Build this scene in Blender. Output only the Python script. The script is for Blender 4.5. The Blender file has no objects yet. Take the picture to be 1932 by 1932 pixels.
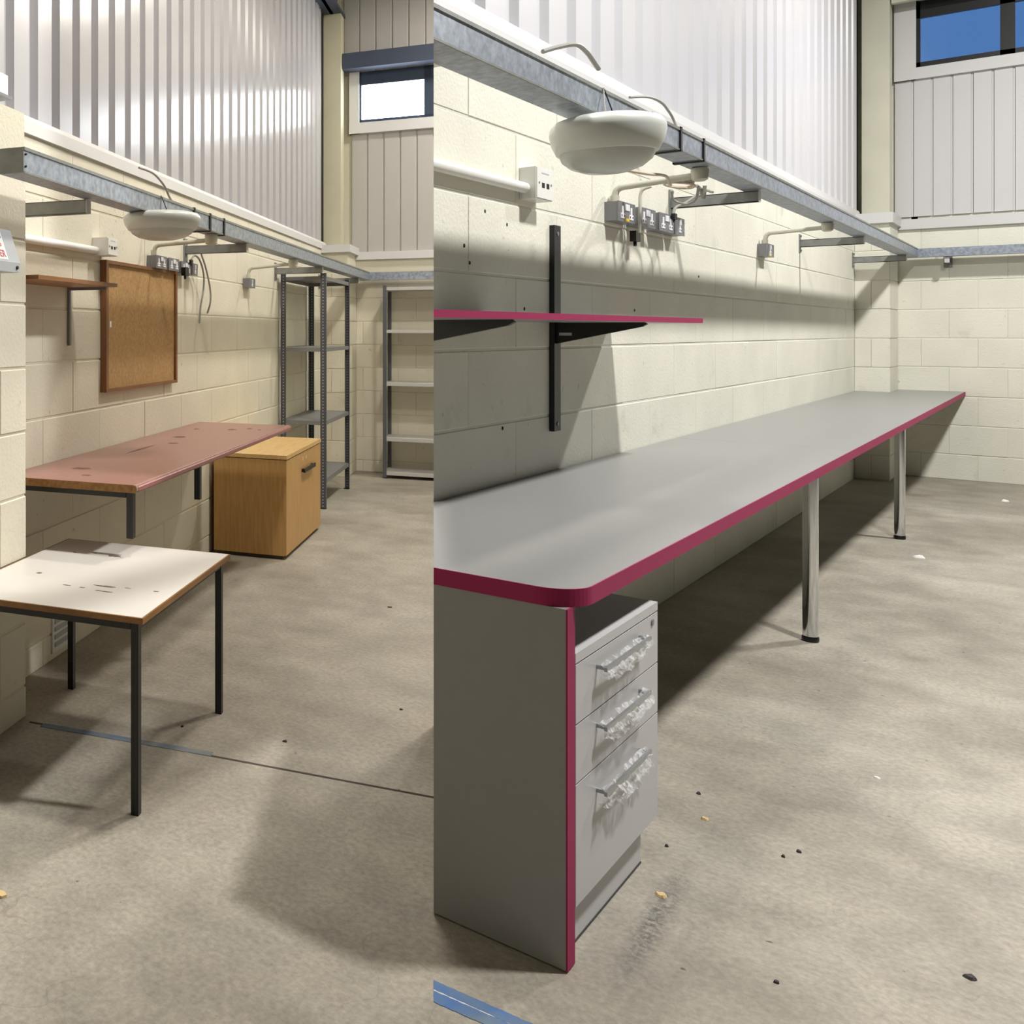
import bpy, bmesh, math, random
from mathutils import Vector, Matrix
random.seed(7)
scene = bpy.context.scene
C = scene.collection
# ------------------------------------------------------------------ camera, world, light, exposure
# Two bays of one workshop. World axes follow the right bay: X across the room, Y along its block wall.
EYE = 1.45
YAW = math.radians(45.416)
cd = bpy.data.cameras.new('camera'); cam = bpy.data.objects.new('camera', cd); C.objects.link(cam)
cam.location = (0, 0, EYE); cam.rotation_euler = (math.pi/2, 0, YAW)
cd.sensor_width = 36; cd.lens = 1845/1932*36
cd.shift_x = (966-168)/1932; cd.shift_y = (625-966)/1932     # shift lens: uprights stay upright
cd.clip_start = 0.05
scene.camera = cam
w = bpy.data.worlds.new('dusk'); scene.world = w; w.use_nodes = True
bg = w.node_tree.nodes['Background']; bg.inputs[0].default_value = (0.085, 0.21, 0.50, 1); bg.inputs[1].default_value = 1.0
scene.view_settings.view_transform = 'Standard'; scene.view_settings.look = 'None'
scene.view_settings.gamma = 1; scene.view_settings.use_curve_mapping = False
scene.view_settings.exposure = 0.0
scene.cycles.use_denoising = True
scene.cycles.max_bounces = 6; scene.cycles.diffuse_bounces = 4
POWER_R, POWER_L = 345, 120
COL_R, COL_L = (1.0, 0.985, 0.95), (1.0, 0.94, 0.85)

class Room:
    def __init__(s, ang): s.a = ang; s.M = Matrix.Rotation(ang, 3, 'Z')
RB = Room(0.0)                                  # right bay
RA = Room(math.radians(45.4162-24.4018))        # left bay, turned 21 degrees
LAMPS = [(RB, 1.06, 4.0, 5.6, POWER_R), (RB, 1.06, 9.2, 5.6, POWER_R),
         (RA, -0.50, 3.5, 5.0, POWER_L*.68), (RA, 0.30, 5.7, 5.0, POWER_L*1.2), (RA, 0.30, 9.2, 5.0, POWER_L*.8)]
for rm, x, y, lz, pw in LAMPS:
    ld = bpy.data.lights.new('lamp_light', 'AREA'); ld.shape = 'DISK'; ld.size = 0.42; ld.energy = pw
    ld.color = COL_R if rm is RB else COL_L
    lo = bpy.data.objects.new('lamp_light', ld); C.objects.link(lo)
    lo.location = rm.M @ Vector((x, y, lz))

# ------------------------------------------------------------------ helpers
def lin(c):
    return tuple(((v/255)/12.92 if v/255 <= .04045 else ((v/255+.055)/1.055)**2.4) for v in c)
CUT = Vector((0.9530, 0.4649, 0)).normalized()      # the right bay's furniture, wall and steel all stop on this upright plane
class G:
    """collects shapes in room coordinates (x across, y along, z up)"""
    def __init__(s): s.bm = bmesh.new()
    def face(s, pts):
        return s.bm.faces.new([s.bm.verts.new(p) for p in pts])
    def box(s, x0, x1, y0, y1, z0, z1):
        x0, x1 = sorted((x0, x1)); y0, y1 = sorted((y0, y1)); z0, z1 = sorted((z0, z1))
        v = [s.bm.verts.new(p) for p in ((x0,y0,z0),(x1,y0,z0),(x1,y1,z0),(x0,y1,z0),(x0,y0,z1),(x1,y0,z1),(x1,y1,z1),(x0,y1,z1))]
        for f in ((3,2,1,0),(4,5,6,7),(0,1,5,4),(1,2,6,5),(2,3,7,6),(3,0,4,7)): s.bm.faces.new([v[i] for i in f])
        return s
    def prism(s, poly, vec):
        vec = Vector(vec); a = [s.bm.verts.new(p) for p in poly]; b = [s.bm.verts.new(Vector(p)+vec) for p in poly]
        n = len(a)
        for i in range(n): s.bm.faces.new((a[i], a[(i+1)%n], b[(i+1)%n], b[i]))
        s.bm.faces.new(a[::-1]); s.bm.faces.new(b)
        return s
    def tube(s, pts, r, n=10, smooth_pts=True):
        pts = [Vector(p) for p in pts]
        if smooth_pts and len(pts) > 2:
            out = []
            for i in range(len(pts)-1):
                p0, p1, p2, p3 = pts[max(i-1,0)], pts[i], pts[i+1], pts[min(i+2,len(pts)-1)]
                for k in range(6):
                    t = k/6
                    out.append(.5*((2*p1)+(p2-p0)*t+(2*p0-5*p1+4*p2-p3)*t*t+(3*p1-p0-3*p2+p3)*t**3))
            out.append(pts[-1]); pts = out
        rings = []; up = Vector((0.13, 0.07, 1)).normalized()
        for i, p in enumerate(pts):
            d = (pts[min(i+1,len(pts)-1)]-pts[max(i-1,0)]).normalized()
            if abs(d.dot(up)) > .95: up = Vector((1, 0.2, 0)).normalized()
            a = (up-d*up.dot(d)).normalized(); b = d.cross(a); up = a
            rings.append([s.bm.verts.new(p+a*r*math.cos(2*math.pi*k/n)+b*r*math.sin(2*math.pi*k/n)) for k in range(n)])
        for q, w_ in zip(rings, rings[1:]):
            for k in range(n): s.bm.faces.new((q[k], q[(k+1)%n], w_[(k+1)%n], w_[k]))
        s.bm.faces.new(rings[0][::-1]); s.bm.faces.new(rings[-1])
        return s
    def lathe(s, cx, cy, prof, n=32):
        rings = []
        for r, z in prof:
            rings.append([s.bm.verts.new((cx+r*math.cos(2*math.pi*k/n), cy+r*math.sin(2*math.pi*k/n), z)) for k in range(n)] if r > 1e-5 else [s.bm.verts.new((cx, cy, z))])
        for q, w_ in zip(rings, rings[1:]):
            for k in range(n):
                a = [q[k], q[(k+1)%n]] if len(q) > 1 else [q[0]]
                b = [w_[(k+1)%n], w_[k]] if len(w_) > 1 else [w_[0]]
                s.bm.faces.new(a+b)
        for q, rev in ((rings[0], True), (rings[-1], False)):
            if len(q) > 1: s.bm.faces.new(q[::-1] if rev else q)
        return s
    def cyl(s, cx, cy, z0, z1, r, n=20): return s.lathe(cx, cy, [(r, z0), (r, z1)], n)

def finish(g, base, bevel=0, clip=False, smooth=False, seg=1):
    bm = g.bm
    if bevel:
        es = [e for e in bm.edges if len(e.link_faces) == 2 and e.calc_face_angle(0) > .6]
        bmesh.ops.bevel(bm, geom=es, offset=bevel, segments=seg, affect='EDGES', profile=.5, clamp_overlap=True)
    if clip:
        r = bmesh.ops.bisect_plane(bm, geom=bm.verts[:]+bm.edges[:]+bm.faces[:], plane_co=(0,0,0), plane_no=CUT, clear_inner=True)
        ed = [e for e in r['geom_cut'] if isinstance(e, bmesh.types.BMEdge)]
        if ed: bmesh.ops.contextual_create(bm, geom=ed) if len(ed) < 5 else bmesh.ops.edgenet_fill(bm, edges=ed)
    bmesh.ops.recalc_face_normals(bm, faces=bm.faces[:])
    if smooth:
        for f in bm.faces: f.smooth = True
        for e in bm.edges:
            if len(e.link_faces) == 2 and e.calc_face_angle(0) > .7: e.smooth = False
    bmesh.ops.translate(bm, verts=bm.verts[:], vec=-Vector(base))
    return bm
BASE = {}
def to_mesh(bm, name, mat):
    me = bpy.data.meshes.new(name); bm.to_mesh(me); bm.free(); me.materials.append(M[mat]); return me
def tag(o, label, cat, group=None):
    o['label'] = label; o['category'] = cat
    if group: o['group'] = group
    return o
def thing(rm, name, label, cat, base, group=None):
    o = bpy.data.objects.new(name, None); C.objects.link(o); o.empty_display_size = .1
    o.location = rm.M @ Vector(base); o.rotation_euler = (0, 0, rm.a); BASE[o.name] = Vector(base)
    return tag(o, label, cat, group)
def part(parent, name, g, mat, label=None, **k):
    b = BASE[parent.name]; o = bpy.data.objects.new(name, to_mesh(finish(g, b, **k), name, mat)); C.objects.link(o)
    o.parent = parent; BASE[o.name] = b
    if label: o['label'] = label
    return o
def single(rm, name, g, mat, label, cat, group=None, **k):
    zs = [v.co for v in g.bm.verts]
    base = Vector((sum(v.x for v in zs)/len(zs), sum(v.y for v in zs)/len(zs), min(v.z for v in zs)))
    o = bpy.data.objects.new(name, to_mesh(finish(g, base, **k), name, mat)); C.objects.link(o)
    o.location = rm.M @ base; o.rotation_euler = (0, 0, rm.a); BASE[o.name] = base
    return tag(o, label, cat, group)
def struct(rm, name, g, mat, label=None, **k):
    o = bpy.data.objects.new(name, to_mesh(finish(g, (0,0,0), **k), name, mat)); C.objects.link(o)
    o.rotation_euler = (0, 0, rm.a); o['kind'] = 'structure'; BASE[o.name] = Vector((0,0,0))
    if label: o['label'] = label
    return o

# ------------------------------------------------------------------ materials
M = {}
def mat(name, col, rough=.5, metal=0, var=0, vscale=3, bump=0, bscale=60, spec=.5, coords='Object', col2=None, detail=4, aniso=None, dist=.02, spots=0):
    m = bpy.data.materials.new(name); m.use_nodes = True; nt = m.node_tree; N = nt.nodes; L = nt.links
    p = N['Principled BSDF']; p.inputs['Roughness'].default_value = rough; p.inputs['Metallic'].default_value = metal
    p.inputs['Specular IOR Level'].default_value = spec
    c = lin(col); p.inputs['Base Color'].default_value = (*c, 1)
    tc = N.new('ShaderNodeTexCoord'); src = tc.outputs[coords]
    oi = N.new('ShaderNodeObjectInfo'); ad = N.new('ShaderNodeVectorMath'); ad.operation = 'ADD'
    sc = N.new('ShaderNodeMath'); sc.operation = 'MULTIPLY'; sc.inputs[1].default_value = 37
    L.new(oi.outputs['Random'], sc.inputs[0]); L.new(src, ad.inputs[0]); L.new(sc.outputs[0], ad.inputs[1])
    vec = ad.outputs[0]
    if aniso:
        mp = N.new('ShaderNodeMapping'); mp.inputs['Scale'].default_value = aniso; L.new(vec, mp.inputs[0]); vec = mp.outputs[0]
    if var or col2:
        n = N.new('ShaderNodeTexNoise'); n.inputs['Scale'].default_value = vscale; n.inputs['Detail'].default_value = detail; L.new(vec, n.inputs[0])
        mx = N.new('ShaderNodeMix'); mx.data_type = 'RGBA'
        mr = N.new('ShaderNodeMapRange'); mr.inputs[1].default_value = .35; mr.inputs[2].default_value = .65; L.new(n.outputs[0], mr.inputs[0]); L.new(mr.outputs[0], mx.inputs[0])
        if col2: mx.inputs[6].default_value = (*c, 1); mx.inputs[7].default_value = (*lin(col2), 1)
        else:
            mx.inputs[6].default_value = (*[v*(1-var) for v in c], 1); mx.inputs[7].default_value = (*[min(1, v*(1+var)) for v in c], 1)
        out = mx.outputs[2]
        if spots:
            for sc_, lo, hi, k_ in ((22, .66, .76, .22), (3.2, .64, .95, .12)):      # scuffs and grime on the paint
                n3 = N.new('ShaderNodeTexNoise'); n3.inputs['Scale'].default_value = sc_; n3.inputs['Detail'].default_value = 5; n3.inputs['Roughness'].default_value = .6; L.new(vec, n3.inputs[0])
                m3 = N.new('ShaderNodeMapRange'); m3.inputs[1].default_value = lo; m3.inputs[2].default_value = hi; m3.inputs[3].default_value = 0; m3.inputs[4].default_value = spots; L.new(n3.outputs[0], m3.inputs[0])
                x3 = N.new('ShaderNodeMix'); x3.data_type = 'RGBA'; L.new(m3.outputs[0], x3.inputs[0]); L.new(out, x3.inputs[6]); x3.inputs[7].default_value = (k_, k_*.96, k_*.85, 1); out = x3.outputs[2]
        L.new(out, p.inputs['Base Color'])
    if bump:
        n2 = N.new('ShaderNodeTexNoise'); n2.inputs['Scale'].default_value = bscale; n2.inputs['Detail'].default_value = 3; L.new(vec, n2.inputs[0])
        b = N.new('ShaderNodeBump'); b.inputs['Strength'].default_value = bump; b.inputs['Distance'].default_value = dist
        L.new(n2.outputs[0], b.inputs['Height']); L.new(b.outputs[0], p.inputs['Normal'])
    M[name] = m
    return m
mat('block_paint', (226,224,210), .62, var=.04, vscale=2.2, spots=.5, bump=.35, bscale=70, dist=.006)
mat('mortar_paint', (218,217,202), .7, bump=.4, bscale=80, dist=.006)
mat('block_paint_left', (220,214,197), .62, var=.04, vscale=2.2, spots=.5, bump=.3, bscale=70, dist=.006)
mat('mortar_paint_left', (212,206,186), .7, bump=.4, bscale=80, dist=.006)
mat('cladding', (208,207,211), .33)
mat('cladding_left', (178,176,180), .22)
mat('cladding_flat', (204,202,202), .45)
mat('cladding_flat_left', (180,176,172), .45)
mat('white_trim', (210,209,208), .45)
mat('column_paint', (208,206,186), .5, var=.04)
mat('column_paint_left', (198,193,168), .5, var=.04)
mat('gap_black', (14,14,16), .8)
mat('roof_lining', (52,52,54), .8)
mat('far_wall', (64,63,61), .8)
mat('galvanised', (158,166,178), .42, metal=.55, var=.22, vscale=38, detail=6)
mat('galvanised_dull', (138,140,138), .5, metal=.4, var=.12, vscale=20)
mat('black_steel', (14,14,16), .42)
mat('black_plastic', (10,10,11), .4)
mat('chrome', (215,218,222), .07, metal=1)
mat('grey_laminate', (142,142,141), .38, var=.015, vscale=30)
mat('magenta_edge', (156,38,86), .6, spec=.25)
mat('white_plastic', (232,231,227), .4)
mat('lamp_body', (208,211,206), .32)
mat('lamp_lens', (190,194,188), .25)
mat('metal_grey', (128,128,132), .4, metal=.3)
mat('socket_white', (240,240,244), .35)
mat('yellow_sticker', (232,200,40), .5)
mat('pedestal_white', (196,195,197), .4)
mat('pedestal_dark', (90,90,90), .5)
mat('steel_handle', (165,168,172), .3, metal=.8)
mat('cable_grey', (150,148,142), .5)
mat('cable_cream', (196,180,160), .5)
mat('pipe_cream', (196,194,180), .45)
mat('oak', (196,156,98), .5, col2=(182,140,84), vscale=5, aniso=(14,14,1.0), detail=6)
mat('oak_top', (210,176,120), .45, col2=(196,160,104), vscale=5, aniso=(10,1,6), detail=6)
mat('plinth_dark', (60,48,36), .6)
mat('cork', (180,144,96), .85, col2=(162,126,80), vscale=55, bump=.3, bscale=120, dist=.004)
mat('board_frame', (128,86,50), .5, var=.12, vscale=6)
mat('shelf_wood', (158,112,70), .5, col2=(142,98,60), vscale=4, aniso=(8,1,8))
mat('shelf_side', (130,100,74), .6)
mat('red_laminate', (152,112,102), .32, var=.05, vscale=40)
mat('red_edge', (150,92,92), .35)
mat('chipboard', (162,118,66), .7, col2=(132,92,48), vscale=50)
mat('table_white', (216,212,206), .4, var=.02, vscale=4)
mat('table_edge', (148,104,52), .5, col2=(120,80,38), vscale=6)
mat('scuff', (120,110,104), .7, col2=(96,88,84), vscale=60)
mat('scuff_red', (118,76,66), .6)
mat('rack_shelf', (128,128,128), .5, metal=.2)
mat('rack_light', (196,194,192), .45)
mat('rack_post_plain', (96,98,104), .5, metal=.2)
mat('steel_blue', (66,74,92), .5, metal=.2)
mat('frame_dark', (44,58,78), .4)
mat('frame_black', (18,18,20), .4)
mat('box_grey', (176,180,184), .45)
mat('label_white', (238,236,236), .5)
mat('label_blue', (40,50,200), .5)
mat('label_red', (200,44,50), .5)
mat('tape_blue', (66,104,160), .7, col2=(98,116,134), vscale=14, detail=6)
mat('tape_blue_left', (90,108,132), .8, col2=(128,128,122), vscale=9, detail=6)
mat('joint_dark', (70,62,56), .9)
mat('joint_pale', (196,196,192), .8)
mat('paper_white', (240,240,236), .6)
mat('wood_chip', (214,186,134), .7)
mat('stone_dark', (58,52,54), .8)
mat('hole_dark', (24,22,20), .9)

def node_mats():
    # concrete floor
    m = bpy.data.materials.new('concrete'); m.use_nodes = True; nt = m.node_tree; N = nt.nodes; L = nt.links; p = N['Principled BSDF']
    tc = N.new('ShaderNodeTexCoord')
    def noise(s, d, r=.55):
        n = N.new('ShaderNodeTexNoise'); n.inputs['Scale'].default_value = s; n.inputs['Detail'].default_value = d; n.inputs['Roughness'].default_value = r; L.new(tc.outputs['Object'], n.inputs[0]); return n
    def ramp(src, a, b, ca, cb):
        r = N.new('ShaderNodeValToRGB'); r.color_ramp.elements[0].position = a; r.color_ramp.elements[1].position = b
        r.color_ramp.elements[0].color = (*ca, 1); r.color_ramp.elements[1].color = (*cb, 1); L.new(src, r.inputs[0]); return r
    def mul(a, b):
        x = N.new('ShaderNodeMix'); x.data_type = 'RGBA'; x.blend_type = 'MULTIPLY'; x.inputs[0].default_value = 1; L.new(a, x.inputs[6]); L.new(b, x.inputs[7]); return x.outputs[2]
    base = ramp(noise(.9, 8, .62).outputs[0], .36, .66, lin((148,141,129)), lin((174,168,156)))
    mid = ramp(noise(5, 6).outputs[0], .3, .7, (.82,.82,.82), (1.1,1.09,1.08))
    fine = ramp(noise(55, 6, .7).outputs[0], .32, .68, (.76,.76,.75), (1.17,1.17,1.17))
    spk = ramp(noise(26, 2, .4).outputs[0], .20, .25, (.35,.33,.31), (1,1,1))
    wv = N.new('ShaderNodeVectorMath'); wv.operation = 'ADD'
    wn = noise(3, 3); sc = N.new('ShaderNodeVectorMath'); sc.operation = 'SCALE'; sc.inputs['Scale'].default_value = .5
    L.new(wn.outputs['Color'], sc.inputs[0]); L.new(tc.outputs['Object'], wv.inputs[0]); L.new(sc.outputs[0], wv.inputs[1])
    vo = N.new('ShaderNodeTexVoronoi'); vo.feature = 'DISTANCE_TO_EDGE'; vo.inputs['Scale'].default_value = 4.5; L.new(wv.outputs[0], vo.inputs['Vector'])
    crack = ramp(vo.outputs[0], .0, .012, (.80,.79,.78), (1,1,1))
    patch = ramp(noise(.45, 4, .5).outputs[0], .34, .6, (.89,.88,.865), (1.03,1.03,1.03))
    # the crackle shows only here and there
    cm = N.new('ShaderNodeMix'); cm.data_type = 'RGBA'; ms = ramp(noise(1.3, 2).outputs[0], .5, .62, (0,0,0), (1,1,1)); L.new(ms.outputs[0], cm.inputs[0])
    cm.inputs[6].default_value = (1,1,1,1); L.new(crack.outputs[0], cm.inputs[7])
    c = mul(mul(mul(mul(mul(base.outputs[0], mid.outputs[0]), fine.outputs[0]), spk.outputs[0]), cm.outputs[2]), patch.outputs[0])
    # one dark rubbed-in stain in front of the drawer pedestal
    mp = N.new('ShaderNodeMapping'); mp.vector_type = 'TEXTURE'; mp.inputs['Location'].default_value = (-0.737, 2.673, 0); mp.inputs['Rotation'].default_value = (0, 0, 1.619); mp.inputs['Scale'].default_value = (0.351, .038, 1)
    L.new(tc.outputs['Object'], mp.inputs[0]); ln = N.new('ShaderNodeVectorMath'); ln.operation = 'LENGTH'; L.new(mp.outputs[0], ln.inputs[0])
    ds = N.new('ShaderNodeMapRange'); ds.inputs[1].default_value = 1.15; ds.inputs[2].default_value = .25; ds.inputs[3].default_value = 0; ds.inputs[4].default_value = 1; L.new(ln.outputs['Value'], ds.inputs[0])
    gr = N.new('ShaderNodeMapRange'); gr.inputs[1].default_value = .38; gr.inputs[2].default_value = .6; L.new(noise(70, 5, .7).outputs[0], gr.inputs[0])
    dm = N.new('ShaderNodeMath'); dm.operation = 'MULTIPLY'; L.new(ds.outputs[0], dm.inputs[0]); L.new(gr.outputs[0], dm.inputs[1])
    sm = N.new('ShaderNodeMix'); sm.data_type = 'RGBA'; L.new(dm.outputs[0], sm.inputs[0]); L.new(c, sm.inputs[6]); sm.inputs[7].default_value = (*lin((92,90,88)), 1); c = sm.outputs[2]
    L.new(c, p.inputs['Base Color'])
    rr = ramp(noise(2.5, 5).outputs[0], .3, .7, (.45,.45,.45), (.7,.7,.7)); L.new(rr.outputs[0], p.inputs['Roughness'])
    b = N.new('ShaderNodeBump'); b.inputs['Strength'].default_value = .25; b.inputs['Distance'].default_value = .004; L.new(noise(40, 5).outputs[0], b.inputs['Height']); L.new(b.outputs[0], p.inputs['Normal'])
    M['concrete'] = m
    # perforated rack post: rows of punched holes
    m = bpy.data.materials.new('rack_post'); m.use_nodes = True; nt = m.node_tree; N = nt.nodes; L = nt.links; p = N['Principled BSDF']
    tc = N.new('ShaderNodeTexCoord'); sp = N.new('ShaderNodeSeparateXYZ'); L.new(tc.outputs['Object'], sp.inputs[0])
    a = N.new('ShaderNodeMath'); a.operation = 'PINGPONG'; a.inputs[1].default_value = .0125; L.new(sp.outputs['Z'], a.inputs[0])
    t = N.new('ShaderNodeMath'); t.operation = 'LESS_THAN'; t.inputs[1].default_value = .0038; L.new(a.outputs[0], t.inputs[0])
    ge = N.new('ShaderNodeSeparateXYZ'); L.new(tc.outputs['Generated'], ge.inputs[0])
    masks = []
    for ax in ('X', 'Y'):
        a1 = N.new('ShaderNodeMath'); a1.operation = 'COMPARE'; a1.inputs[1].default_value = .5; a1.inputs[2].default_value = .09; L.new(ge.outputs[ax], a1.inputs[0]); masks.append(a1)
    mm = N.new('ShaderNodeMath'); mm.operation = 'MAXIMUM'; L.new(masks[0].outputs[0], mm.inputs[0]); L.new(masks[1].outputs[0], mm.inputs[1])
    q = N.new('ShaderNodeMath'); q.operation = 'MULTIPLY'; L.new(t.outputs[0], q.inputs[0]); L.new(mm.outputs[0], q.inputs[1])
    mx = N.new('ShaderNodeMix'); mx.data_type = 'RGBA'; L.new(q.outputs[0], mx.inputs[0]); mx.inputs[6].default_value = (*lin((84,86,94)), 1); mx.inputs[7].default_value = (*lin((196,192,180)), 1)
    L.new(mx.outputs[2], p.inputs['Base Color']); p.inputs['Roughness'].default_value = .5; p.inputs['Metallic'].default_value = .2
    M['rack_post'] = m
    # window glass, daylight pane, film
    m = bpy.data.materials.new('glass'); m.use_nodes = True; nt = m.node_tree; N = nt.nodes; L = nt.links; N.remove(N['Principled BSDF'])
    tr = N.new('ShaderNodeBsdfTransparent'); gl = N.new('ShaderNodeBsdfGlossy'); gl.inputs['Roughness'].default_value = .05; mx = N.new('ShaderNodeMixShader'); mx.inputs[0].default_value = .06
    L.new(tr.outputs[0], mx.inputs[1]); L.new(gl.outputs[0], mx.inputs[2]); L.new(mx.outputs[0], N['Material Output'].inputs[0]); M['glass'] = m
    m = bpy.data.materials.new('daylight_pane'); m.use_nodes = True; nt = m.node_tree; N = nt.nodes; L = nt.links; p = N['Principled BSDF']
    p.inputs['Base Color'].default_value = (.9,.92,.95,1); p.inputs['Emission Color'].default_value = (.86,.93,1,1); p.inputs['Emission Strength'].default_value = 10; M['daylight_pane'] = m
    m = bpy.data.materials.new('film'); m.use_nodes = True; nt = m.node_tree; N = nt.nodes; L = nt.links; N.remove(N['Principled BSDF'])
    tr = N.new('ShaderNodeBsdfTransparent'); gl = N.new('ShaderNodeBsdfPrincipled'); gl.inputs['Roughness'].default_value = .12; gl.inputs['Base Color'].default_value = (.85,.86,.88,1)
    mx = N.new('ShaderNodeMixShader'); lw = N.new('ShaderNodeTexNoise'); lw.inputs['Scale'].default_value = 70; lw.inputs['Detail'].default_value = 4
    tc = N.new('ShaderNodeTexCoord'); L.new(tc.outputs['Object'], lw.inputs[0])
    mr = N.new('ShaderNodeMapRange'); mr.inputs[1].default_value = .42; mr.inputs[2].default_value = .62; mr.inputs[3].default_value = .10; mr.inputs[4].default_value = .6; L.new(lw.outputs[0], mr.inputs[0])
    L.new(mr.outputs[0], mx.inputs[0]); L.new(tr.outputs[0], mx.inputs[1]); L.new(gl.outputs[0], mx.inputs[2]); L.new(mx.outputs[0], N['Material Output'].inputs[0]); M['film'] = m
    m = bpy.data.materials.new('lamp_glow'); m.use_nodes = True; p = m.node_tree.nodes['Principled BSDF']; p.inputs['Emission Color'].default_value = (1,.95,.86,1); p.inputs['Emission Strength'].default_value = 4; M['lamp_glow'] = m
node_mats()

# ------------------------------------------------------------------ the setting
BW, BBACK = -1.57, 12.75          # right bay: long wall face (x), end wall face (y)
AW, ABACK = -1.93, 10.4           # left bay
JB = [0]+[.245+.284*k for k in range(9)]
JA = [0]+[.115+.2395*k for k in range(10)]
ROOF = 6.6
g = G(); g.face([(-10,-8,0),(9.2,-8,0),(9.2,13.2,0),(-10,13.2,0)]); struct(RB, 'floor', g, 'concrete', 'worn grey brown concrete floor')
g = G().box(-10,9.2,-8,13.2,ROOF,ROOF+.1); struct(RB, 'ceiling', g, 'roof_lining')
g = G().box(9,9.15,-7.5,13,0,ROOF); struct(RB, 'wall_right', g, 'far_wall')
g = G().box(-4,9.15,-7.65,-7.5,0,ROOF); struct(RB, 'wall_front', g, 'far_wall')

def blocks(wall, axis, face, a0, a1, joints, L, phase, m, clip=False, top=None):
    """lay blocks, each one an object; axis 'y': wall along y facing +x, axis 'x': wall along x facing -y"""
    cache = {}; gap = .008; cham = .0035; gs = .003; cs = .0012; dep = .06
    for k in range(len(joints)-1):
        z0, z1 = joints[k]+gap/2, joints[k+1]-gap/2
        if k == 0: z0 = 0
        s = a0 - ((a0-phase-(k%2)*L/2) % L)
        while s < a1-1e-4:
            e = s+L; p0, p1 = max(s, a0)+gs/2, min(e, a1)-gs/2; s = e
            if p1-p0 < .035: continue
            key = (round(p1-p0, 3), round(z1-z0, 3)); jit = random.uniform(-.0012, .0012)
            crosses = clip and (CUT.x*face+CUT.y*p0 < 0 or CUT.x*(face-dep)+CUT.y*p0 < 0)
            if clip and CUT.x*face+CUT.y*p1 <= .01: continue
            def mk(l, h, o):
                g = G(); f = [(0,0),(l,0),(l,h),(0,h)]; fi = [(cs,cham),(l-cs,cham),(l-cs,h-cham),(cs,h-cham)]
                P = (lambda a, z, d: (d, a, z)) if axis == 'y' else (lambda a, z, d: (a, -d, z))
                fr = [P(a, z, 0) for a, z in fi]; ed = [P(a, z, -cham) for a, z in f]; bk = [P(a, z, -dep) for a, z in f]
                vs = [[g.bm.verts.new(Vector(q)+Vector(o)) for q in r] for r in (fr, ed, bk)]
                g.bm.faces.new(vs[0]); g.bm.faces.new(vs[2][::-1])
                for r1, r2 in ((0,1),(1,2)):
                    for i in range(4): g.bm.faces.new((vs[r1][i], vs[r2][i], vs[r2][(i+1)%4], vs[r1][(i+1)%4]))
                return g
            o3 = (face+jit, p0, z0) if axis == 'y' else (p0, face+jit, z0)
            if crosses:
                bm = finish(mk(p1-p0, z1-z0, o3), (0,0,0), clip=True)
                if not bm.verts: bm.free(); continue
                me = to_mesh(bm, 'block', m); loc = (0,0,0)
            else:
                if key not in cache: cache[key] = to_mesh(finish(mk(p1-p0, z1-z0, (0,0,0)), (0,0,0)), 'block', m)
                me = cache[key]; loc = o3
            o = bpy.data.objects.new('block', me); C.objects.link(o); o.parent = wall; o.location = loc

def sheets(wall, x, y0, y1, pitch, n, z0, z1, m, clip=False, depth=.034):
    """ribbed cladding sheets along y, facing +x"""
    y = y0
    while y < y1-.02:
        ye = min(y+pitch*n, y1); pr = []; q = y
        while q < ye-1e-4:
            for f, d in ((0,0),(.26,0),(.31,depth),(.92,depth)):
                if q+f*pitch < ye: pr.append((q+f*pitch, d))
            q += pitch
        pr.append((ye-.002, 0))
        g = G(); fr = [[g.bm.verts.new((x+d, a, z)) for a, d in pr] for z in (z0, z1)]; bk = [[g.bm.verts.new((x-.012, a, z)) for a in (pr[0][0], pr[-1][0])] for z in (z0, z1)]
        for i in range(len(pr)-1): g.bm.faces.new((fr[0][i], fr[0][i+1], fr[1][i+1], fr[1][i]))
        g.bm.faces.new((bk[0][0], bk[0][1], bk[1][1], bk[1][0])); g.bm.faces.new((fr[0][0], fr[1][0], bk[1][0], bk[0][0])); g.bm.faces.new((fr[0][-1], bk[0][1], bk[1][1], fr[1][-1]))
        part(wall, 'cladding_sheet', g, m, clip=clip and y < 4.5)
        y = ye
def panels(wall, y, x0, x1, pitch, z0, z1, m):
    x = x0
    while x < x1-.01:
        xe = min(x+pitch, x1); g = G()
        poly = [(x+.004, y+.012, z0), (x+.004, y, z0), (xe-.016, y, z0), (xe-.010, y+.010, z0), (xe, y+.010, z0), (xe, y+.012, z0)]
        g.prism(poly, (0,0,z1-z0)); part(wall, 'cladding_panel', g, m); x = xe

# --- right bay: long wall
g = G().box(BW-.06, BW-.003, 2.5, 12.9, 0, 2.52); g.box(BW-.10, BW-.055, 2.5, 12.9, 0, ROOF)
wall_b = struct(RB, 'wall_middle', g, 'mortar_paint', 'long cream painted block wall of the right bay', clip=True)
blocks(wall_b, 'y', BW, 2.9, 12.15, JB, .857, 3.49-.857*3, 'block_paint', clip=True)
sheets(wall_b, BW-.045, 2.62, 12.45, .315, 4, 2.63, ROOF, 'cladding', clip=True)
g = G().prism([(BW-.05,2.5,2.517),(BW+.012,2.5,2.517),(BW+.012,2.5,2.60),(BW-.004,2.5,2.66),(BW-.05,2.5,2.66)], (0,9.97,0)); struct(RB, 'trim_1', g, 'white_trim', clip=True)
g = G().box(BW-.05, BW-.03, 12.45, 12.60, 2.6, ROOF); struct(RB, 'trim_2', g, 'gap_black', 'dark gap beside the cream column')
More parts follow.
